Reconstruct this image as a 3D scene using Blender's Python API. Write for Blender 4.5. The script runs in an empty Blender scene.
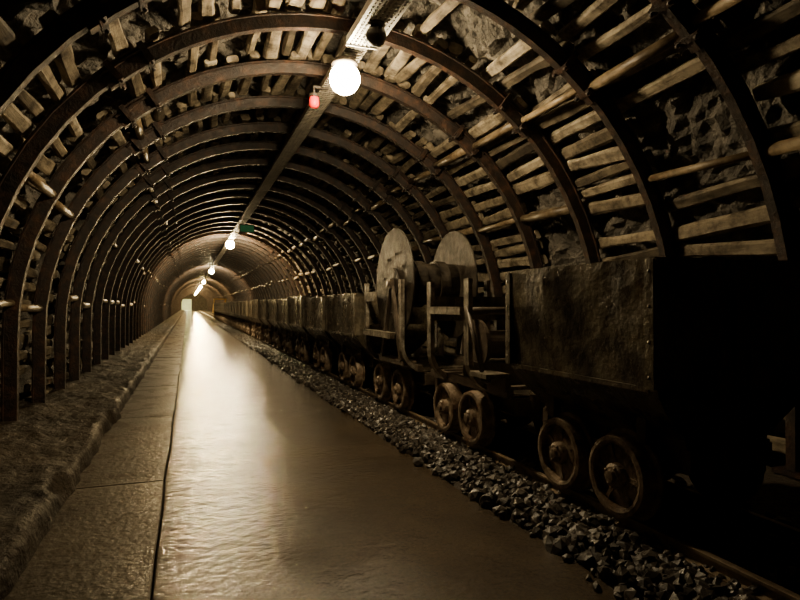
import bpy, math, random
from mathutils import Vector, noise, Matrix
random.seed(7)
XC, CZ, R = 1.18, 0.86, 2.48
H = 1.10
Y0, Y1 = -5.0, 120.0
XR, RZ = 2.33, 0.07
col = bpy.context.scene.collection

# ---------------------------------------------------------------- materials
def nt(name):
    m = bpy.data.materials.new(name); m.use_nodes = True
    t = m.node_tree; b = t.nodes['Principled BSDF']
    return m, t, b
def ramp(t, fac, stops):
    r = t.nodes.new('ShaderNodeValToRGB')
    e = r.color_ramp.elements
    e[0].position, e[0].color = stops[0][0], (*stops[0][1], 1)
    e[1].position, e[1].color = stops[-1][0], (*stops[-1][1], 1)
    for p, c in stops[1:-1]:
        n = e.new(p); n.color = (*c, 1)
    t.links.new(fac, r.inputs[0]); return r.outputs[0]
def nz(t, scale, detail=6, rough=.6, vec=None, sc=None):
    n = t.nodes.new('ShaderNodeTexNoise'); n.inputs['Scale'].default_value = scale
    n.inputs['Detail'].default_value = detail; n.inputs['Roughness'].default_value = rough
    tc = t.nodes.new('ShaderNodeTexCoord'); src = tc.outputs['Object']
    if sc:
        mp = t.nodes.new('ShaderNodeMapping'); mp.inputs['Scale'].default_value = sc
        t.links.new(src, mp.inputs[0]); src = mp.outputs[0]
    t.links.new(src, n.inputs['Vector']); return n.outputs['Fac']
def bump(t, b, h, st, dist=.02, chain=None):
    n = t.nodes.new('ShaderNodeBump'); n.inputs['Strength'].default_value = st
    n.inputs['Distance'].default_value = dist
    t.links.new(h, n.inputs['Height'])
    if chain: t.links.new(chain, n.inputs['Normal'])
    t.links.new(n.outputs[0], b.inputs['Normal']); return n.outputs[0]
def mixmul(t, a, bb, fac=1.0):
    n = t.nodes.new('ShaderNodeMix'); n.data_type = 'RGBA'; n.blend_type = 'MULTIPLY'
    n.inputs[0].default_value = fac
    t.links.new(a, n.inputs[6]); t.links.new(bb, n.inputs[7]); return n.outputs[2]

def simple(name, stops, scale, rough=.6, metal=0., bst=.4, bscale=40, bd=.01, island=None, sc=None, rr=None, stain=None, streak=None):
    m, t, b = nt(name)
    f = nz(t, scale, sc=sc); c = ramp(t, f, stops)
    if island:
        g = t.nodes.new('ShaderNodeNewGeometry')
        c2 = ramp(t, g.outputs['Random Per Island'], island)
        c = mixmul(t, c, c2)
    if stain:
        c = mixmul(t, c, ramp(t, nz(t, stain[0], 8, .7), [(.38, stain[1]), (.58, (1,1,1))]))
    if streak:
        c = mixmul(t, c, ramp(t, nz(t, 16, 6, .7, sc=(1,1,.12)), [(.36, streak), (.6, (1,1,1))]))
    t.links.new(c, b.inputs['Base Color'])
    b.inputs['Metallic'].default_value = metal
    b.inputs['Roughness'].default_value = rough
    if rr:
        f2 = nz(t, scale*1.7)
        c3 = ramp(t, f2, [(.35, (rr[0],)*3), (.65, (rr[1],)*3)])
        t.links.new(c3, b.inputs['Roughness'])
    bump(t, b, nz(t, bscale, sc=sc), bst, bd)
    return m

M_steel = simple('rusty_arch_steel', [(.3,(.005,.004,.004)),(.52,(.022,.012,.008)),(.72,(.075,.034,.017))], 11, metal=.1, rr=(.42,.68), bst=.8, bscale=45)
M_tub = simple('painted_tub_steel', [(.28,(.035,.03,.024)),(.45,(.115,.102,.076)),(.58,(.19,.167,.12)),(.75,(.12,.078,.044))], 5.5, metal=.15, rr=(.18,.45), bst=.7, bscale=28, stain=(2.8,(.26,.23,.2)), streak=(.5,.42,.35))
M_frame = simple('worn_frame_steel', [(.3,(.12,.105,.085)),(.5,(.32,.295,.24)),(.7,(.46,.43,.36))], 12, metal=.15, rr=(.35,.6), bst=.4, bscale=60, stain=(6,(.35,.3,.26)), streak=(.5,.42,.35))
M_disc = simple('reel_disc_steel', [(.3,(.02,.017,.014)),(.5,(.052,.044,.034)),(.7,(.085,.072,.056))], 8, metal=.2, rr=(.35,.6), bst=.4, bscale=50, stain=(4,(.35,.3,.25)), streak=(.5,.44,.38))
M_wheel = simple('rusty_wheel_iron', [(.3,(.10,.074,.053)),(.5,(.27,.205,.145)),(.7,(.43,.355,.27))], 14, metal=.05, rr=(.3,.55), bst=.6, bscale=70, stain=(8,(.35,.28,.22)))
M_dark = simple('greasy_chassis_iron', [(.3,(.035,.027,.021)),(.7,(.14,.108,.08))], 10, metal=.1, rr=(.3,.55), bst=.4, bscale=60)
M_slat = simple('timber_lagging_wood', [(.3,(.14,.115,.080)),(.5,(.38,.325,.235)),(.7,(.60,.53,.395))], 7, rough=.75, bst=1., bscale=30, sc=(1,.15,1), island=[(0,(.2,.185,.17)),(.35,(.6,.57,.52)),(1,(1,1,1))], stain=(6,(.2,.175,.15)))
M_pole = simple('round_timber_wood', [(.3,(.19,.13,.07)),(.7,(.55,.43,.26))], 9, rough=.45, bst=.7, bscale=30, sc=(1,.15,1), island=[(0,(.4,.4,.4)),(1,(1,1,1))], stain=(7,(.3,.25,.2)))
M_rock = simple('tunnel_rock', [(.3,(.028,.025,.021)),(.5,(.10,.09,.075)),(.72,(.25,.225,.19))], 6, rough=.65, bst=1.0, bscale=16, bd=.08)
M_grav = simple('gravel_stone', [(.3,(.026,.023,.02)),(.7,(.095,.082,.069))], 20, rr=(.25,.55), bst=.4, bscale=50, island=[(0,(.45,.43,.42)),(.8,(1,1,1)),(1,(1.6,1.55,1.5))])
M_bed = simple('ballast_bed', [(.3,(.02,.015,.011)),(.7,(.07,.053,.038))], 25, rough=.7, bst=1, bscale=22, bd=.04)
M_sleep = simple('sleeper_wood', [(.3,(.03,.02,.013)),(.7,(.09,.06,.04))], 12, rough=.7)
M_rail = simple('rail_steel', [(.3,(.12,.085,.055)),(.7,(.32,.25,.17))], 14, metal=.3, rr=(.3,.5))
M_tray = simple('galvanised_tray', [(.3,(.12,.108,.085)),(.7,(.24,.215,.17))], 14, metal=.3, rough=.5)
M_fix = simple('white_perforated_steel', [(.3,(.62,.6,.54)),(.7,(.82,.8,.74))], 8, rough=.4, bst=.1)
M_lampb = simple('lamp_housing', [(.3,(.03,.025,.02)),(.7,(.07,.055,.045))], 14, metal=.3, rough=.5)
M_yel = simple('yellow_paint', [(.3,(.35,.2,.02)),(.7,(.65,.42,.05))], 6, rough=.5)
M_end = simple('whitewashed_wall', [(.3,(.6,.6,.46)),(.7,(.8,.8,.64))], 2, rough=.8)

def emis(name, c, s):
    m = bpy.data.materials.new(name); m.use_nodes = True
    t = m.node_tree; b = t.nodes['Principled BSDF']
    b.inputs['Base Color'].default_value = (*c, 1)
    b.inputs['Emission Color'].default_value = (*c, 1)
    b.inputs['Emission Strength'].default_value = s
    return m
M_bulb = emis('lamp_glass_lit', (1, .77, .44), 390)
M_bulbf = emis('far_lamp_glass_lit', (1, .74, .38), 1500)
M_bulbe = emis('end_and_fill_lamp_glass', (1, .68, .27), 2200)
M_endl = emis('passage_lamp_glass', (1, .95, .6), 900)
M_red = emis('red_lamp_glass', (1, .006, .003), 1.1)
M_green = emis('green_sign_face', (.03, .25, .09), .12)

def floor_mat(name, c0, c1, c2, rlo, rhi, coat, clo, chi, b1=.5, b2=.2, s1=30, d1=.010):
    m, t, b = nt(name)
    f = nz(t, 1.3, 8, .65)
    c = ramp(t, f, [(.3, c0), (.5, c1), (.72, c2)])
    fs = nz(t, 60, 4, .7); cs = ramp(t, fs, [(.35, (.45,.43,.4)), (.65, (1,1,1))])
    t.links.new(mixmul(t, c, cs), b.inputs['Base Color'])
    r = ramp(t, nz(t, 2.2, 6, .6), [(.35, (rlo,)*3), (.65, (rhi,)*3)])
    t.links.new(r, b.inputs['Roughness'])
    n1 = bump(t, b, nz(t, s1, 6, .62), b1, d1)
    n2 = bump(t, b, nz(t, 5, 3, .5), b2, .02, n1)
    b.inputs['Coat Weight'].default_value = coat
    t.links.new(ramp(t, nz(t, 3.1, 8, .7), [(.40, (clo,)*3), (.60, (chi,)*3)]), b.inputs['Coat Roughness'])
    t.links.new(n2, b.inputs['Coat Normal'])
    b.inputs['Coat IOR'].default_value = 1.45
    b.inputs['Specular IOR Level'].default_value = .2
    return m
M_floor = floor_mat('wet_concrete_floor', (.030,.018,.008), (.062,.040,.019), (.105,.070,.036), .5, .65, 1, .015, .13, .60, .10, 17, .014)
M_walk = floor_mat('damp_walkway_concrete', (.032,.022,.012), (.062,.045,.026), (.092,.069,.042), .5, .65, .4, .2, .4, .7, .08, 24, .012)
M_ledge = floor_mat('muddy_ledge', (.016,.012,.008), (.045,.033,.021), (.09,.069,.045), .6, .85, .12, .25, .5, 1., .6, 16, .04)

# ---------------------------------------------------------------- mesh builder
class MB:
    def __init__(s): s.v=[]; s.f=[]; s.m=[]; s.sm=[]
    def add(s, vs, fs, mi=0, smooth=False):
        o=len(s.v); s.v.extend([tuple(v) for v in vs])
        for f in fs: s.f.append(tuple(i+o for i in f)); s.m.append(mi); s.sm.append(smooth)
    def box(s, c, d, mi=0, rot=None, bev=0):
        x,y,z=[a/2 for a in d]
        vs=[Vector((i*x,j*y,k*z)) for i in(-1,1) for j in(-1,1) for k in(-1,1)]
        if rot: vs=[rot@v for v in vs]
        c=Vector(c); vs=[v+c for v in vs]
        s.add(vs,[(0,1,3,2),(4,6,7,5),(0,4,5,1),(2,3,7,6),(0,2,6,4),(1,5,7,3)],mi)
    def lathe(s, c, axis, prof, n=24, mi=0, smooth=False, close=True):
        a=Vector(axis).normalized(); u=a.orthogonal().normalized(); w=a.cross(u); c=Vector(c)
        vs=[];fs=[]
        for r,h in prof:
            for i in range(n):
                t=2*math.pi*i/n
                vs.append(c+a*h+(u*math.cos(t)+w*math.sin(t))*r)
        k=len(prof)
        for j in range(k-1):
            for i in range(n):
                fs.append((j*n+i,j*n+(i+1)%n,(j+1)*n+(i+1)%n,(j+1)*n+i))
        if close:
            fs.append(tuple(range(n))[::-1]); fs.append(tuple((k-1)*n+i for i in range(n)))
        s.add(vs,fs,mi,smooth)
    def cyl(s, a, b, r, n=10, mi=0, smooth=True):
        a=Vector(a); b=Vector(b); s.lathe(a,(b-a),[(r,0),(r,(b-a).length)],n,mi,smooth)
    def obj(s, name, mats, loc=(0,0,0), parent=None):
        me=bpy.data.meshes.new(name); me.from_pydata(s.v,[],s.f)
        for m in mats: me.materials.append(m)
        me.polygons.foreach_set('material_index',s.m)
        me.polygons.foreach_set('use_smooth',s.sm)
        me.update()
        o=bpy.data.objects.new(name,me); o.location=loc; col.objects.link(o)
        if parent: o.parent=parent
        return o

def P(s, Rr):
    L1=CZ; L2=math.pi*R
    if s<L1: return XC-Rr, s, -1,0
    if s<L1+L2:
        t=(s-L1)/R
        return XC-Rr*math.cos(t), CZ+Rr*math.sin(t), -math.cos(t), math.sin(t)
    return XC+Rr, CZ-(s-L1-L2), 1,0
LT=2*CZ+math.pi*R
ribs=[]; y=2.70-0.95*8
while y<Y1: ribs.append(y+random.uniform(-.04,.04)); y+=0.95

mb=MB()
prof=[(-.062,.105),(-.062,.09),(-.046,.088),(-.032,0),(.032,0),(.046,.088),(.062,.09),(.062,.105),(.036,.105),(.022,.018),(-.022,.018),(-.036,.105)]
def sweep(y, s0, s1, n, off=0, dj=0):
    vs=[];k=len(prof)
    for i in range(n+1):
        s=s0+(s1-s0)*i/n
        for (py,pr) in prof:
            x,z,_,_=P(s,R+pr+off+dj); vs.append((x,y+py,z))
    fs=[(i*k+j,i*k+(j+1)%k,(i+1)*k+(j+1)%k,(i+1)*k+j) for i in range(n) for j in range(k)]
    fs.append(tuple(range(k))[::-1]); fs.append(tuple(n*k+j for j in range(k)))
    mb.add(vs,fs)
A1=CZ+R*math.radians(90-38.7); A2=CZ+R*math.radians(90+38.7)
for y in ribs:
    near = y<30
    n=(12,22,12) if near else (6,12,6)
    sweep(y,0,A1+.22,n[0]); sweep(y,A1-.22,A2+.22,n[1],-.028); sweep(y,A2-.22,LT,n[2])
    if y<45:
        for A in (A1,A2):
            for ds in (-.13,.13):
                s=A+ds; x,z,nx,nz_=P(s,R+.04)
                ang=math.atan2(nx,nz_)
                rot=Matrix.Rotation(ang,3,'Y')
                mb.box((x,y,z),(.045,.17,.15),0,rot)
                for sy in(-.068,.068):
                    x2,z2,_,_=P(s,R-.055); x3,z3,_,_=P(s,R+.09)
                    mb.cyl((x2,y+sy,z2),(x3,y+sy,z3),.013,6)
    mb.box((XC-R-.05,y,.01+.0),(.18,.2,.03)); mb.box((XC+R+.05,y,.015),(.18,.2,.03))
mb.obj('steel_arch_ribs',[M_steel])

mb=MB()
def board(c, w, L, th, rot):
    sec=[(-.5,-.25),(-.33,-.5),(.33,-.5),(.5,-.22),(.5,.3),(.35,.5),(-.35,.5),(-.5,.25)]
    o=Vector((random.random()*90,)*3); vs=[]; nn=4
    for i in range(nn+1):
        yy=-L/2+L*i/nn
        k=1+.35*noise.noise(o+Vector((0,yy*3.5,0))); dz=.03*noise.noise(o+Vector((7,yy*2,0)))
        for j,(a,b) in enumerate(sec):
            e=1+.2*noise.noise(o+Vector((j*3.3,yy*5,1)))
            vs.append(rot@Vector((a*w*k*e,yy,b*th*k*e+dz))+c)
    fs=[(i*8+j,i*8+(j+1)%8,(i+1)*8+(j+1)%8,(i+1)*8+j) for i in range(nn) for j in range(8)]
    fs+=[tuple(range(8))[::-1],tuple(nn*8+j for j in range(8))]
    mb.add([tuple(v) for v in vs],fs)
for i in range(len(ribs)-1):
    ya,yb=ribs[i],ribs[i+1]; yc=(ya+yb)/2
    s=.12+random.uniform(0,.08)
    while s<LT-.05:
        st=.155 if yc<40 else .2
        if yc<4.1 and s>CZ+R*1.7: st=.20
        p_skip=.10 if s>CZ+R*1.3 else .25
        p_skip+=max(0,.7*noise.noise(Vector((s*1.1,yc*.9,4))))
        if yc<3.4 and s>CZ+R*1.9: p_skip=.2
        if random.random()>p_skip:
            th=random.uniform(.045,.085)
            x,z,nx,nz_=P(s,R+.105+th/2+random.uniform(0.005,.04))
            ang=math.atan2(nx,nz_)+random.uniform(-.22,.22)
            rot=Matrix.Rotation(random.uniform(-.03,.03),3,'X')@Matrix.Rotation(ang,3,'Y')@Matrix.Rotation(random.uniform(-.06,.06),3,'Z')
            w=random.uniform(.07,.125)
            L=(yb-ya)+random.uniform(-.04,.1)
            c=Vector((x,yc+random.uniform(-.03,.03),z))
            if yc<30: board(c,w,L,th,rot)
            else: mb.box(c,(w,L,th),0,rot)
        s+=st*random.uniform(.75,1.3)
mb.obj('timber_lagging',[M_slat])

mb=MB()
for i in range(len(ribs)-1):
    ya,yb=ribs[i],ribs[i+1]
    for deg in (90-41,90+41.5,90+62,90-63,90+86,90-84):
        if random.random()<(.15 if deg>100 else .6) and deg!=131.5: continue
        s=CZ+R*math.radians(deg+random.uniform(-1.2,1.2))
        x,z,_,_=P(s,R+.055)
        r=random.uniform(.028,.046)
        mb.cyl((x,ya+.03,z),(x+random.uniform(-.01,.01),yb-.03,z+random.uniform(-.03,.03)),r,9)
mb.obj('spreader_poles',[M_pole])

def shell():
    mb=MB()
    ys=[];y=Y0
    while y<Y1+.5:
        ys.append(y); y+= .055 if y<8 else (.2 if y<30 else .5)
    n=190; vs=[]
    for y in ys:
        for j in range(n+1):
            s=-.1+(LT+.2)*j/n
            a,b,nx,nz_=P(max(0,min(LT,s)),R)
            if s<0 or s>LT: b=-.1
            q=Vector((a*1.0,y,b))
            d=.5*noise.noise(q*2.2)+.4*noise.noise(q*5.3)+.3*noise.noise(q*12)+.12*noise.noise(q*25)
            d2=abs(noise.noise(q*3.1+Vector((9,3,1))))
            rr=.30+.22*d-.10*d2
            rr=max(rr,.18)
            vs.append((a+nx*rr,y,b+nz_*rr))
    fs=[(i*(n+1)+j,(i+1)*(n+1)+j,(i+1)*(n+1)+j+1,i*(n+1)+j+1) for i in range(len(ys)-1) for j in range(n)]
    mb.add(vs,fs,0,False)
    return mb.obj('tunnel_rock_vault',[M_rock])
shell()
mb=MB()
dx0,dx1,dz=-1.15,.65,2.25
mb.box(((-2.1+dx0)/2,Y1+.3,1.8),(dx0+2.1,.2,4.2)); mb.box(((dx1+4.5)/2,Y1+.3,1.8),(4.5-dx1,.2,4.2)); mb.box(((dx0+dx1)/2,Y1+.3,(dz+3.9)/2),(dx1-dx0,.2,3.9-dz))
mb.obj('wall_back',[M_rock])
mb=MB()
mb.box((dx0-.1,Y1+4.4,1.2),(.1,8,2.6)); mb.box((dx1+.1,Y1+4.4,1.2),(.1,8,2.6)); mb.box(((dx0+dx1)/2,Y1+8.4,1.2),(2.2,.1,2.6))
mb.box(((dx0+dx1)/2,Y1+4.4,2.5),(2.2,8,.1)); mb.box(((dx0+dx1)/2,Y1+4.4,-.05),(2.2,8,.1))
mb.obj('wall_passage',[M_end])
mb=MB(); mb.box((XC,Y0-.05,1.8),(6.5,.2,4.2)); mb.obj('wall_front',[M_rock])

# ---------------------------------------------------------------- ground
XG=1.52
XL=-.64
mb=MB()
vs=[];fs=[];ys=[Y0+i*.25 for i in range(int((Y1-Y0)/.25)+1)]
for y in ys:
    e=XG+.07*noise.noise(Vector((0,y*.7,0)))+.03*noise.noise(Vector((5,y*3,0)))
    g=.012*noise.noise(Vector((3,y*1.1,0)))
    vs+= [(-.126+g,y,-.06),(-.126+g,y,-.004),(-.120+g,y,0),(e,y,0),(e+.05,y,-.05)]
for i in range(len(ys)-1):
    for j in range(4): fs.append((i*5+j,i*5+j+1,(i+1)*5+j+1,(i+1)*5+j))
mb.add(vs,fs); mb.obj('floor',[M_floor])
mb=MB(); y=3.96-2.3*4
while y<Y1:
    a,b=XL-.06,-.134
    y2=y+2.29; z=random.uniform(-.004,.004)
    nn=9
    vs=[];fs=[]
    for i in range(nn+1):
        yy=y+(y2-y)*i/nn; g=.012*noise.noise(Vector((3,yy*1.1,0)))
        zz=z-(.006 if i in(0,nn) else 0)
        vs+=[(a,yy,-.08),(a,yy,zz),(b-.006+g,yy,zz),(b+g,yy,zz-.004),(b+g,yy,-.08)]
    for i in range(nn):
        for j in range(4): fs.append((i*5+j,(i+1)*5+j,(i+1)*5+j+1,i*5+j+1))
    fs+=[(0,1,2,3,4),tuple(nn*5+j for j in range(5))[::-1]]
    mb.add(vs,fs)
    y+=2.3
mb.obj('walkway_slabs',[M_walk])
mb=MB(); mb.box((XC,(Y0+Y1)/2,-.13),(6.4,Y1-Y0+.4,.1)); mb.obj('ground_subbase',[M_bed])
mb=MB(); vs=[];fs=[]
ys=[];y=Y0
while y<Y1: ys.append(y); y+=.04 if y<12 else .4
xs=[XL+.01,XL,XL-.012,XL-.03,XL-.06]+[XL-.06-.04*k for k in range(1,22)]
for y in ys:
    for j,x in enumerate(xs):
        q=Vector((x*4,y*2.2,0))
        hgt=.12+.025*noise.noise(Vector((2,y*.8,0)))
        chip=max(0,noise.noise(Vector((7,y*2.3,0)))-.1)*.12
        if j==0: z=-.08
        elif j==1: z=.005
        elif j==2: z=hgt*.72-chip
        elif j==3: z=hgt*.95-chip
        else:
            z=hgt+.02*noise.noise(q)+.014*noise.noise(q*2.7)+.008*noise.noise(q*6)+.005*noise.noise(q*14)+.09*max(0,-(x+.95))-(chip if j==4 else 0)
        xx=x+ (.03*noise.noise(Vector((1,y*1.2,0)))+.02*noise.noise(Vector((1,y*5,z*3)))+.008*noise.noise(Vector((1,y*14,z*9))) if j<5 else 0)
        vs.append((xx,y,z))
k=len(xs)
fs=[(i*k+j,(i+1)*k+j,(i+1)*k+j+1,i*k+j+1) for i in range(len(ys)-1) for j in range(k-1)]
mb.add(vs,fs,0,True)
mb.obj('concrete_ledge',[M_ledge])
mb=MB(); vs=[];fs=[]
xs=[XG-.06+.12*k for k in range(20)]
ys=[];y=Y0
while y<Y1: ys.append(y); y+=.12 if y<14 else .6
for y in ys:
    for j,x in enumerate(xs):
        vs.append((x,y,-.012+.02*noise.noise(Vector((x*6,y*6,0)))- (.03 if j==0 else 0)))
k=len(xs)
fs=[(i*k+j,i*k+j+1,(i+1)*k+j+1,(i+1)*k+j) for i in range(len(ys)-1) for j in range(k-1)]
mb.add(vs,fs,0,True); mb.obj('ballast_bed',[M_bed])
mb=MB()
import bmesh
bm=bmesh.new(); bmesh.ops.create_icosphere(bm,subdivisions=1,radius=1)
bm.verts.ensure_lookup_table()
iv=[v.co.copy() for v in bm.verts]; jf=[tuple(v.index for v in f.verts) for f in bm.faces]; bm.free()
def stone(x,y,z,r):
    rot=Matrix.Rotation(random.uniform(0,6.3),3,Vector((random.gauss(0,1),random.gauss(0,1),random.gauss(0,1))))
    sc=Vector((random.uniform(.7,1.3),random.uniform(.7,1.2),random.uniform(.45,.85)))
    off=Vector((random.random()*50,)*3)
    vs=[]
    for v in iv:
        q=v*(1+.45*noise.noise(v*1.3+off))
        q=Vector((q.x*sc.x,q.y*sc.y,q.z*sc.z))*r
        vs.append(rot@q+Vector((x,y,z)))
    mb.add(vs,jf)
for i in range(10500):
    u=random.random(); y=.3+16*u**1.35
    x=random.triangular(XG-.06,2.9,1.75)
    if y>3 and x>2.2 and random.random()<.5: x=random.uniform(XG,2.0)
    e=XG+.07*noise.noise(Vector((0,y*.7,0)))
    if x<e-.02 and random.random()<.75: continue
    r=random.uniform(.014,.044)
    if abs(x-2.03)<.07: r*=.6
    stone(x,y,random.uniform(.0,.025) if x>e+.03 else r*.45,r)
for i in range(5000):
    y=random.uniform(15,50); stone(random.uniform(XG-.02,2.05),y,.008,random.uniform(.02,.035))
mb.obj('gravel_ballast',[M_grav])
mb=MB(); y=Y0+.3
while y<Y1-.5:
    mb.box((XR,y,-.022),(1.15,.16,.05),0,Matrix.Rotation(random.uniform(-.02,.02),3,'Z')); y+=.72
mb.obj('railway_sleepers',[M_sleep])
mb=MB()
rp=[(-.035,0.003),(.035,0.003),(.035,.011),(.007,.017),(.007,.05),(.018,.055),(.018,.068),(.012,RZ),(-.012,RZ),(-.018,.068),(-.018,.055),(-.007,.05),(-.007,.017),(-.035,.011)]
for xr in (XR-.3,XR+.3):
    k=len(rp); vs=[(xr+a,yy,b) for yy in (Y0+.1,Y1-.1) for a,b in rp]
    mb.add(vs,[(j,(j+1)%k,k+(j+1)%k,k+j) for j in range(k)]+[tuple(range(k))[::-1],tuple(range(k,2*k))])
mb.obj('railway_rails',[M_rail])

# ---------------------------------------------------------------- carts
def wheel(mb, x, y, side, mi=1):
    c=(x,y,.2); ax=(side,0,0)
    mb.lathe(c,ax,[(.156,.045),(.172,.050),(.192,.046),(.198,0),(.2,-.03),(.222,-.034),(.222,-.05),(.156,-.05)],36,mi,False,False)
    mb.lathe(c,ax,[(.222,-.05),(.156,-.05),(.156,.045)],36,mi,False,False)
    mb.lathe(c,ax,[(.158,.004),(.10,.016),(.062,.02),(.060,.052),(.045,.062),(.030,.064),(.028,.082),(.001,.084)],24,mi,False,False)
    mb.lathe(c,ax,[(.158,-.02),(.03,-.02)],24,mi,False,False)
    for k in range(6):
        t=k*math.pi/3+.3+y
        p=Vector((x+side*.012,y+math.cos(t)*.106,.2+math.sin(t)*.106))
        mb.box(p,(.016,.094,.024),mi,Matrix.Rotation(t,3,'X'))
    for k in range(4):
        t=k*math.pi/2+.5
        mb.cyl((x+side*.05,y+math.cos(t)*.045,.2+math.sin(t)*.045),(x+side*.068,y+math.cos(t)*.045,.2+math.sin(t)*.045),.008,6,mi)

def chassis(mb, L, wb, seed=0):
    for y in(-wb/2,wb/2):
        wheel(mb,-.335,y,-1); wheel(mb,.335,y,1)
        mb.cyl((-.33,y,.2),(.33,y,.2),.028,12,2)
        for x in(-.2,.2):
            mb.box((x,y,.225),(.07,.13,.12),2)
    for x in(-.2,.2):
        mb.box((x,0,.335),(.06,L-.04,.11),2)
        mb.box((x-.0,0,.392),(.11,L-.04,.012),2); mb.box((x,0,.282),(.11,L-.04,.012),2)
    for y in(-L/2+.03,0,L/2-.03):
        mb.box((0,y,.335),(.5,.05,.10),2)
    for sg in(-1,1):
        mb.box((0,sg*(L/2+.005),.34),(.30,.05,.17),2)
        mb.box((0,sg*(L/2+.035),.34),(.2,.03,.12),2)
    for x in (-.27,.27):
        mb.box((x,0,.30),(.05,.14,.05),2)

def ringpts(hw,hl,n=10):
    pts=[]
    for i in range(n): pts.append((-hw+2*hw*i/n,-hl))
    for i in range(n): pts.append((hw,-hl+2*hl*i/n))
    for i in range(n): pts.append((hw-2*hw*i/n,hl))
    for i in range(n): pts.append((-hw,hl-2*hl*i/n))
    return pts
def tub_cart(name, L, top, wb, seed, side_mat=None):
    mb=MB(); chassis(mb,L-.06,wb)
    lv=[(.43,.27,L/2-.05),(.47,.30,L/2-.04),(.56,.40,L/2-.02),(.64,.457,L/2-.005),(.66,.465,L/2)]
    k=8
    for i in range(1,k+1): lv.append((.66+(top-.66)*i/k,.467+.013*i/k,L/2))
    lv.append((top,.467,L/2-.014))
    for z in (.9,.66): lv.append((z,.453,L/2-.02))
    lv.append((.50,.28,L/2-.06))
    vs=[];n=12;N=4*n
    for (z,hw,hl) in lv:
        for (x,y) in ringpts(hw,hl,n):
            q=Vector((x*2.2+seed,y*2.2,z*2.2))
            d=.018*noise.noise(q)+.009*noise.noise(q*3)
            if z<.5 or z>=top-.001: d*=.4
            vs.append((x*(1+d*1.6),y*(1+d),z+(.008*noise.noise(q*1.5) if z>=top-.001 else 0)))
    fs=[(i*N+j,i*N+(j+1)%N,(i+1)*N+(j+1)%N,(i+1)*N+j) for i in range(len(lv)-1) for j in range(N)]
    fs.append(tuple(range(N))[::-1]); fs.append(tuple((len(lv)-1)*N+j for j in range(N)))
    mb.add(vs,fs,0,False)
    for sx in(-1,1):
        for sy in(-1,1):
            mb.box((sx*.487,sy*(L/2-.02),(top+.66)/2),(.012,.05,top-.68),0)
            mb.box((sx*.46,sy*(L/2+.008),(top+.66)/2),(.05,.012,top-.68),0)
            for i in range(4):
                z=.72+(top-.78)*i/3
                mb.cyl((sx*.49,sy*(L/2-.02),z),(sx*.4965,sy*(L/2-.02),z),.008,6,0)
        mb.box((sx*.475,0,.665),(.012,L-.08,.022),0)
        for sy in (-.3,.3):
            mb.box((sx*.31,sy*L,.44),(.05,.06,.12),2)
    mb.box((0,0,.415),(.5,L-.12,.05),2)
    for sy in(-1,1):
        mb.box((0,sy*(L/2+.008),.9),(.06,.014,.45),0)
        mb.lathe((0,sy*(L/2+.07),.33),(1,0,0),[(.035,-.012),(.05,-.012),(.05,.012),(.035,.012),(.035,-.012)],12,2,False,False)
    return mb.obj(name,[M_tub,M_wheel,M_dark])

c=tub_cart('mine_cart',1.20,1.235,.465,3); c.location=(XR,2.53,RZ)
y=7.36; k=0
protos=[]
while y<47:
    if k<4:
        o=tub_cart('mine_cart',1.50,[1.17,1.15,1.19,1.16][k],.55,11+k*5); protos.append(o.data)
    else:
        o=bpy.data.objects.new('mine_cart',protos[random.randrange(4)]); col.objects.link(o)
    o.location=(XR+random.uniform(-.012,.012),y,RZ); o.rotation_euler=(0,0,random.uniform(-.006,.006))
    y+=1.66; k+=1
yend=y

def uframe(mb, y, top, bot=.40, hw=.47, r=.25, w=.075, th=.035, mi=3, gus=True):
    path=[(-hw,top)]
    path.append((-hw,bot+r))
    for i in range(1,9):
        t=math.pi+ (math.pi/2)*i/8
        path.append((-hw+r+r*math.cos(t),bot+r+r*math.sin(t)))
    full=path+[(-x,z) for x,z in path[::-1]]
    vs=[]
    n=len(full)
    for i,(x,z) in enumerate(full):
        a=Vector(full[max(0,i-1)]); b=Vector(full[min(n-1,i+1)]); t=(b-a).normalized()
        nrm=Vector((-t.y,t.x))
        for (o,yy) in ((0,-w/2),(0,w/2),(th,w/2),(th,-w/2)):
            vs.append((x+nrm.x*o,y+yy,z+nrm.y*o))
    fs=[(i*4+j,(i+1)*4+j,(i+1)*4+(j+1)%4,i*4+(j+1)%4) for i in range(n-1) for j in range(4)]
    fs+=[(0,1,2,3),((n-1)*4+3,(n-1)*4+2,(n-1)*4+1,(n-1)*4)]
    mb.add(vs,fs,mi)
def frame_car(name, L, wb, ys, top, bars):
    mb=MB(); chassis(mb,L,wb)
    for yy in ys: uframe(mb,yy,top)
    for sx in(-1,1):
        for (ya,yb,z,h,mi) in bars:
            xx=.475 if mi==3 else .30
            mb.box((sx*xx,(ya+yb)/2,z),(.05,yb-ya,h),mi)
            if mi==3: mb.box((sx*.45,(ya+yb)/2,z+h/2),(.10,yb-ya,.012),mi)
    mb.box((0,0,.40),(.56,L-.1,.02),0)
    return mb
mb=frame_car('frame_car',1.40,.48,(3.72-4.08,4.40-4.08),1.22,[(3.76-4.08,4.37-4.08,.985,.05,3),(3.40-4.08,4.70-4.08,.44,.06,2)])
for sx in(-1,1):
    mb.box((sx*.42,3.48-4.08,.56),(.17,.24,.03),3)
    mb.box((sx*.33,3.48-4.08,.51),(.04,.20,.12),2)
    mb.cyl((sx*.46,3.50-4.08,.58),(sx*.46,3.72-4.08,1.02),.016,8,2)
mb.cyl((-.46,4.06-4.08,.985),(.46,4.06-4.08,.985),.03,12,2)
mb.box((0,4.40-4.08,1.0),(.86,.03,.20),0)
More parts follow.
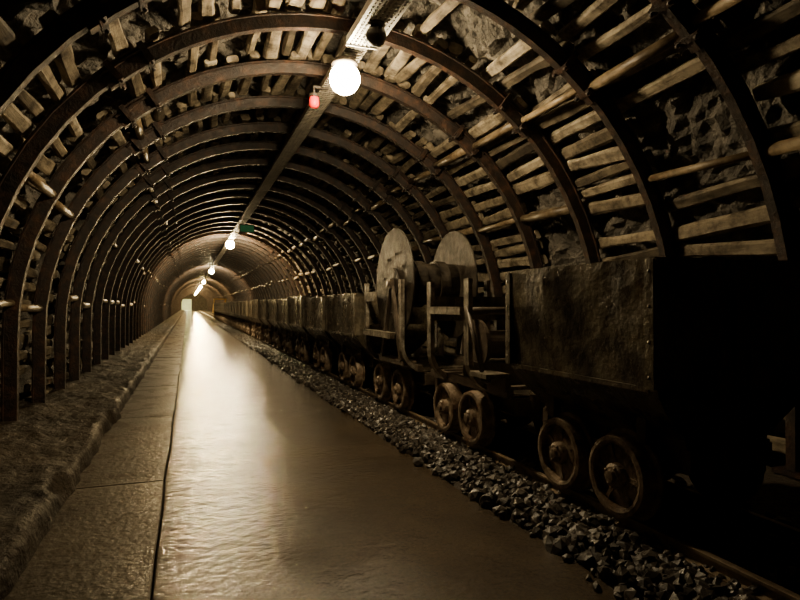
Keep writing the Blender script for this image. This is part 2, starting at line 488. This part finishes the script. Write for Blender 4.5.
mb.lathe((-.22,-.02,.72),(1,0,0),[(.06,0),(.2,0),(.2,.03),(.11,.04),(.11,.40),(.2,.41),(.2,.44),(.06,.44)],24,2,False)
mb.box((0,-.02,.50),(.5,.3,.18),2)
mb.obj('cradle_wagon',[M_tub,M_wheel,M_dark,M_frame],(XR,4.08,RZ))
cb=5.70
mb=frame_car('reel_car',1.42,.60,(5.10-cb,6.22-cb),1.27,[(5.3-cb,6.2-cb,.73,.05,3),(5.0-cb,6.38-cb,.44,.06,2)])
ry=5.45-cb; rz=1.31-RZ
for sx in(-1,1):
    x=-.40 if sx<0 else .24
    mb.lathe((x,ry,rz),(sx,0,0),[(.03,-.008),(.55,-.008),(.553,0),(.55,.008),(.16,.008),(.15,.02),(.06,.022),(.05,.05),(.001,.05)],56,4,False)
    for k in range(8):
        t=k*math.pi/4+.2
        mb.cyl((x+sx*.004,ry+.3*math.cos(t),rz+.3*math.sin(t)),(x+sx*.014,ry+.3*math.cos(t),rz+.3*math.sin(t)),.014,8,4)
    for d in(-.28,.28):
        a=Vector((sx*.43,ry+d,.50)); b=Vector((sx*.43,ry+d*.12,rz-.02)); v=b-a
        rot=Matrix.Rotation(-math.atan2(v.y,v.z),3,'X')
        mb.box((a+b)/2,(.03,.05,v.length),2,rot)
    mb.box((sx*.37,ry,.48),(.14,.70,.04),2)
    mb.box((sx*.44,ry,rz),(.05,.12,.09),2)
mb.lathe((-.39,ry,rz),(1,0,0),[(.21,0),(.21,.62)],28,4,True)
mb.lathe((-.22,ry,rz),(1,0,0),[(.215,0),(.235,0),(.235,.10),(.215,.10)],28,4,False,False)
mb.lathe((.02,ry,rz),(1,0,0),[(.215,0),(.235,0),(.235,.10),(.215,.10)],28,4,False,False)
mb.cyl((-.47,ry,rz),(.47,ry,rz),.03,12,2)
for sx in(-1,1):
    mb.box((sx*.46,6.05-cb,1.12),(.03,.34,.10),3)
mb.box((0,6.22-cb,.98),(.86,.03,.34),0)
mb.obj('cable_reel_wagon',[M_tub,M_wheel,M_dark,M_frame,M_disc],(XR,cb,RZ))

mb=MB(); chassis(mb,2.6,1.2)
def wedge(c,d,taper,mi):
    x,y,z=[a/2 for a in d]; t=taper
    vs=[(c[0]+i*(x-(t if k>0 else 0)),c[1]+j*(y-(t if k>0 else 0)),c[2]+k*z) for i in(-1,1) for j in(-1,1) for k in(-1,1)]
    mb.add(vs,[(0,1,3,2),(4,6,7,5),(0,4,5,1),(2,3,7,6),(0,2,6,4),(1,5,7,3)],mi)
wedge((0,.5,.78),(.95,1.7,.75),.05,0); wedge((0,-.85,.72),(.95,1.0,.62),.03,0)
for sx in(-.42,.42):
    for yy in(-1.25,-.4): mb.box((sx,yy,1.22),(.05,.05,.5),0)
wedge((0,-.83,1.49),(1.0,1.1,.06),.04,0)
for sx in(-.25,.25): mb.cyl((sx,-1.36,.85),(sx,-1.42,.85),.07,14,2)
mb.box((0,-1.36,.5),(.9,.06,.2),2)
mb.obj('mine_locomotive',[M_yel,M_wheel,M_dark],(XR,yend+.9,RZ))

# ---------------------------------------------------------------- ceiling services
mb=MB(); TX,TZ=1.27,3.19
for sx in(-.085,.085):
    mb.box((TX+sx,(1.5+Y1)/2,TZ),(.006,Y1-1.5,.05))
y=1.5
while y<40:
    mb.box((TX,y,TZ-.02),(.17,.022,.006)); y+=.05 if y<16 else .15
for xx in(-.04,0,.04): mb.box((TX+xx,(1.5+Y1)/2,TZ-.017),(.014,Y1-1.5,.004))
for yy in ribs[::2]:
    if yy>1.6: mb.box((TX,yy,TZ+.07),(.03,.03,.12))
mb.obj('cable_tray',[M_tray])
mb=MB()
for dx,r in((-.05,.014),(.0,.017),(.045,.012)):
    mb.cyl((TX+dx,1.5,TZ+.005),(TX+dx,Y1-.2,TZ+.005),r,8)
mb.obj('power_cables',[M_lampb])
mb=MB(); fz=TZ-.065; fx=TX+.0
ya,yb=3.35,4.34
for i in range(8):
    mb.box((fx-.115+.23*i/7,(ya+yb)/2,fz),(.014 if 0<i<7 else .02,yb-ya,.012))
y=ya; k=0
while y<yb+.001:
    mb.box((fx,y,fz),(.23,.016,.010)); y+=.045
for sx in(-1,1): mb.box((fx+sx*.122,(ya+yb)/2,fz+.025),(.008,yb-ya,.06))
mb.box((fx,(ya+yb)/2,fz+.05),(.25,yb-ya,.006))
for yy in (ya,yb): mb.box((fx,yy,fz+.02),(.25,.01,.07))
mb.obj('perforated_light_fixture',[M_fix])

def lamp(x,y,z,mat,r=.062,name='bulkhead_lamp'):
    mb=MB()
    mb.cyl((0,0,r+.03),(0,0,r),.022,10,0)
    mb.cyl((0,0,TZ-z-.05),(0,0,r+.02),.018,10,0)
    mb.box(((TX-x)/2,0,TZ-z-.04),(abs(TX-x)+.05,.04,.02),0)
    mb.lathe((0,0,r+.02),(0,0,-1),[(.03,-.02),(r*.7,-.01),(r*.85,.015),(r*.85,.03),(r*.6,.03)],20,0,True)
    pr=[(r*math.sin(math.pi*i/12)+.0005,-r*math.cos(math.pi*i/12)) for i in range(13)]
    mb.lathe((0,0,0),(0,0,-1),pr,20,1,True,False)
    for k in range(3):
        t=k*math.pi*2/3+.4
        pts=[Vector((math.cos(t)*a,math.sin(t)*a,b)) for a,b in((r*.85,r*.7),(r+.015,0),(r*.8,-r*.75),(0,-r*1.15))]
        for a,b in zip(pts[:-1],pts[1:]): mb.cyl(a,b,.0025,5,0)
    return mb.obj(name,[M_lampb,mat],(x,y,z))
lamp(1.20,4.60,2.95,M_bulb,.125)
for yy in (19.0,34.5): lamp(1.24,yy,3.0,M_bulbf,.13)
for yy in (51,64,75,85,94,103,112):  # lamp row continues; extra lamps added between to brighten the far end
    lamp(1.24,yy,3.0,M_bulbe,.12)
mb=MB(); mb.lathe(((dx0+dx1)/2,Y1+4,2.44),(0,0,-1),[(.04,-.02),(.14,0),(.13,.08),(.001,.1)],16,0,True)
mb.obj('passage_lamp',[M_endl])
m_off=simple('lamp_glass_unlit',[(.3,(.02,.015,.012)),(.7,(.06,.045,.035))],10,rough=.3)
lamp(1.26,3.95,3.03,m_off,.075,'unlit_lamp')
mb=MB()
mb.cyl((0,0,.08),(0,0,.16),.012,8,0); mb.box((.06,0,.15),(.14,.03,.02),0)
mb.lathe((0,0,.06),(0,0,-1),[(.03,-.03),(.05,-.02),(.05,.01)],16,0)
mb.lathe((0,0,.05),(0,0,-1),[(.042,0),(.046,.03),(.046,.07),(.035,.09),(.001,.095)],16,1,True,False)
mb.obj('red_signal_lamp',[M_lampb,M_red],(1.12,5.44,3.02))
mb=MB(); mb.box((0,0,0),(.36,.05,.20),0); mb.box((0,-.028,0),(.32,.006,.16),1)
mb.box((-.1,0,.15),(.01,.01,.12),0); mb.box((.1,0,.15),(.01,.01,.12),0)
mb.obj('exit_sign',[M_lampb,M_green],(1.36,14.7,2.98))

w=bpy.data.worlds.new('World'); bpy.context.scene.world=w; w.use_nodes=True
w.node_tree.nodes['Background'].inputs[0].default_value=(.02,.015,.01,1); w.node_tree.nodes['Background'].inputs[1].default_value=.02

cd=bpy.data.cameras.new('Camera'); cam=bpy.data.objects.new('Camera',cd); col.objects.link(cam)
cd.lens=26.1; cd.sensor_width=36; cd.clip_start=.02; cd.clip_end=400
cam.location=(0,0,H)
yaw=math.atan(212/580); pitch=math.atan(5/580)
cam.rotation_euler=(math.pi/2+pitch,0,-yaw)
bpy.context.scene.camera=cam
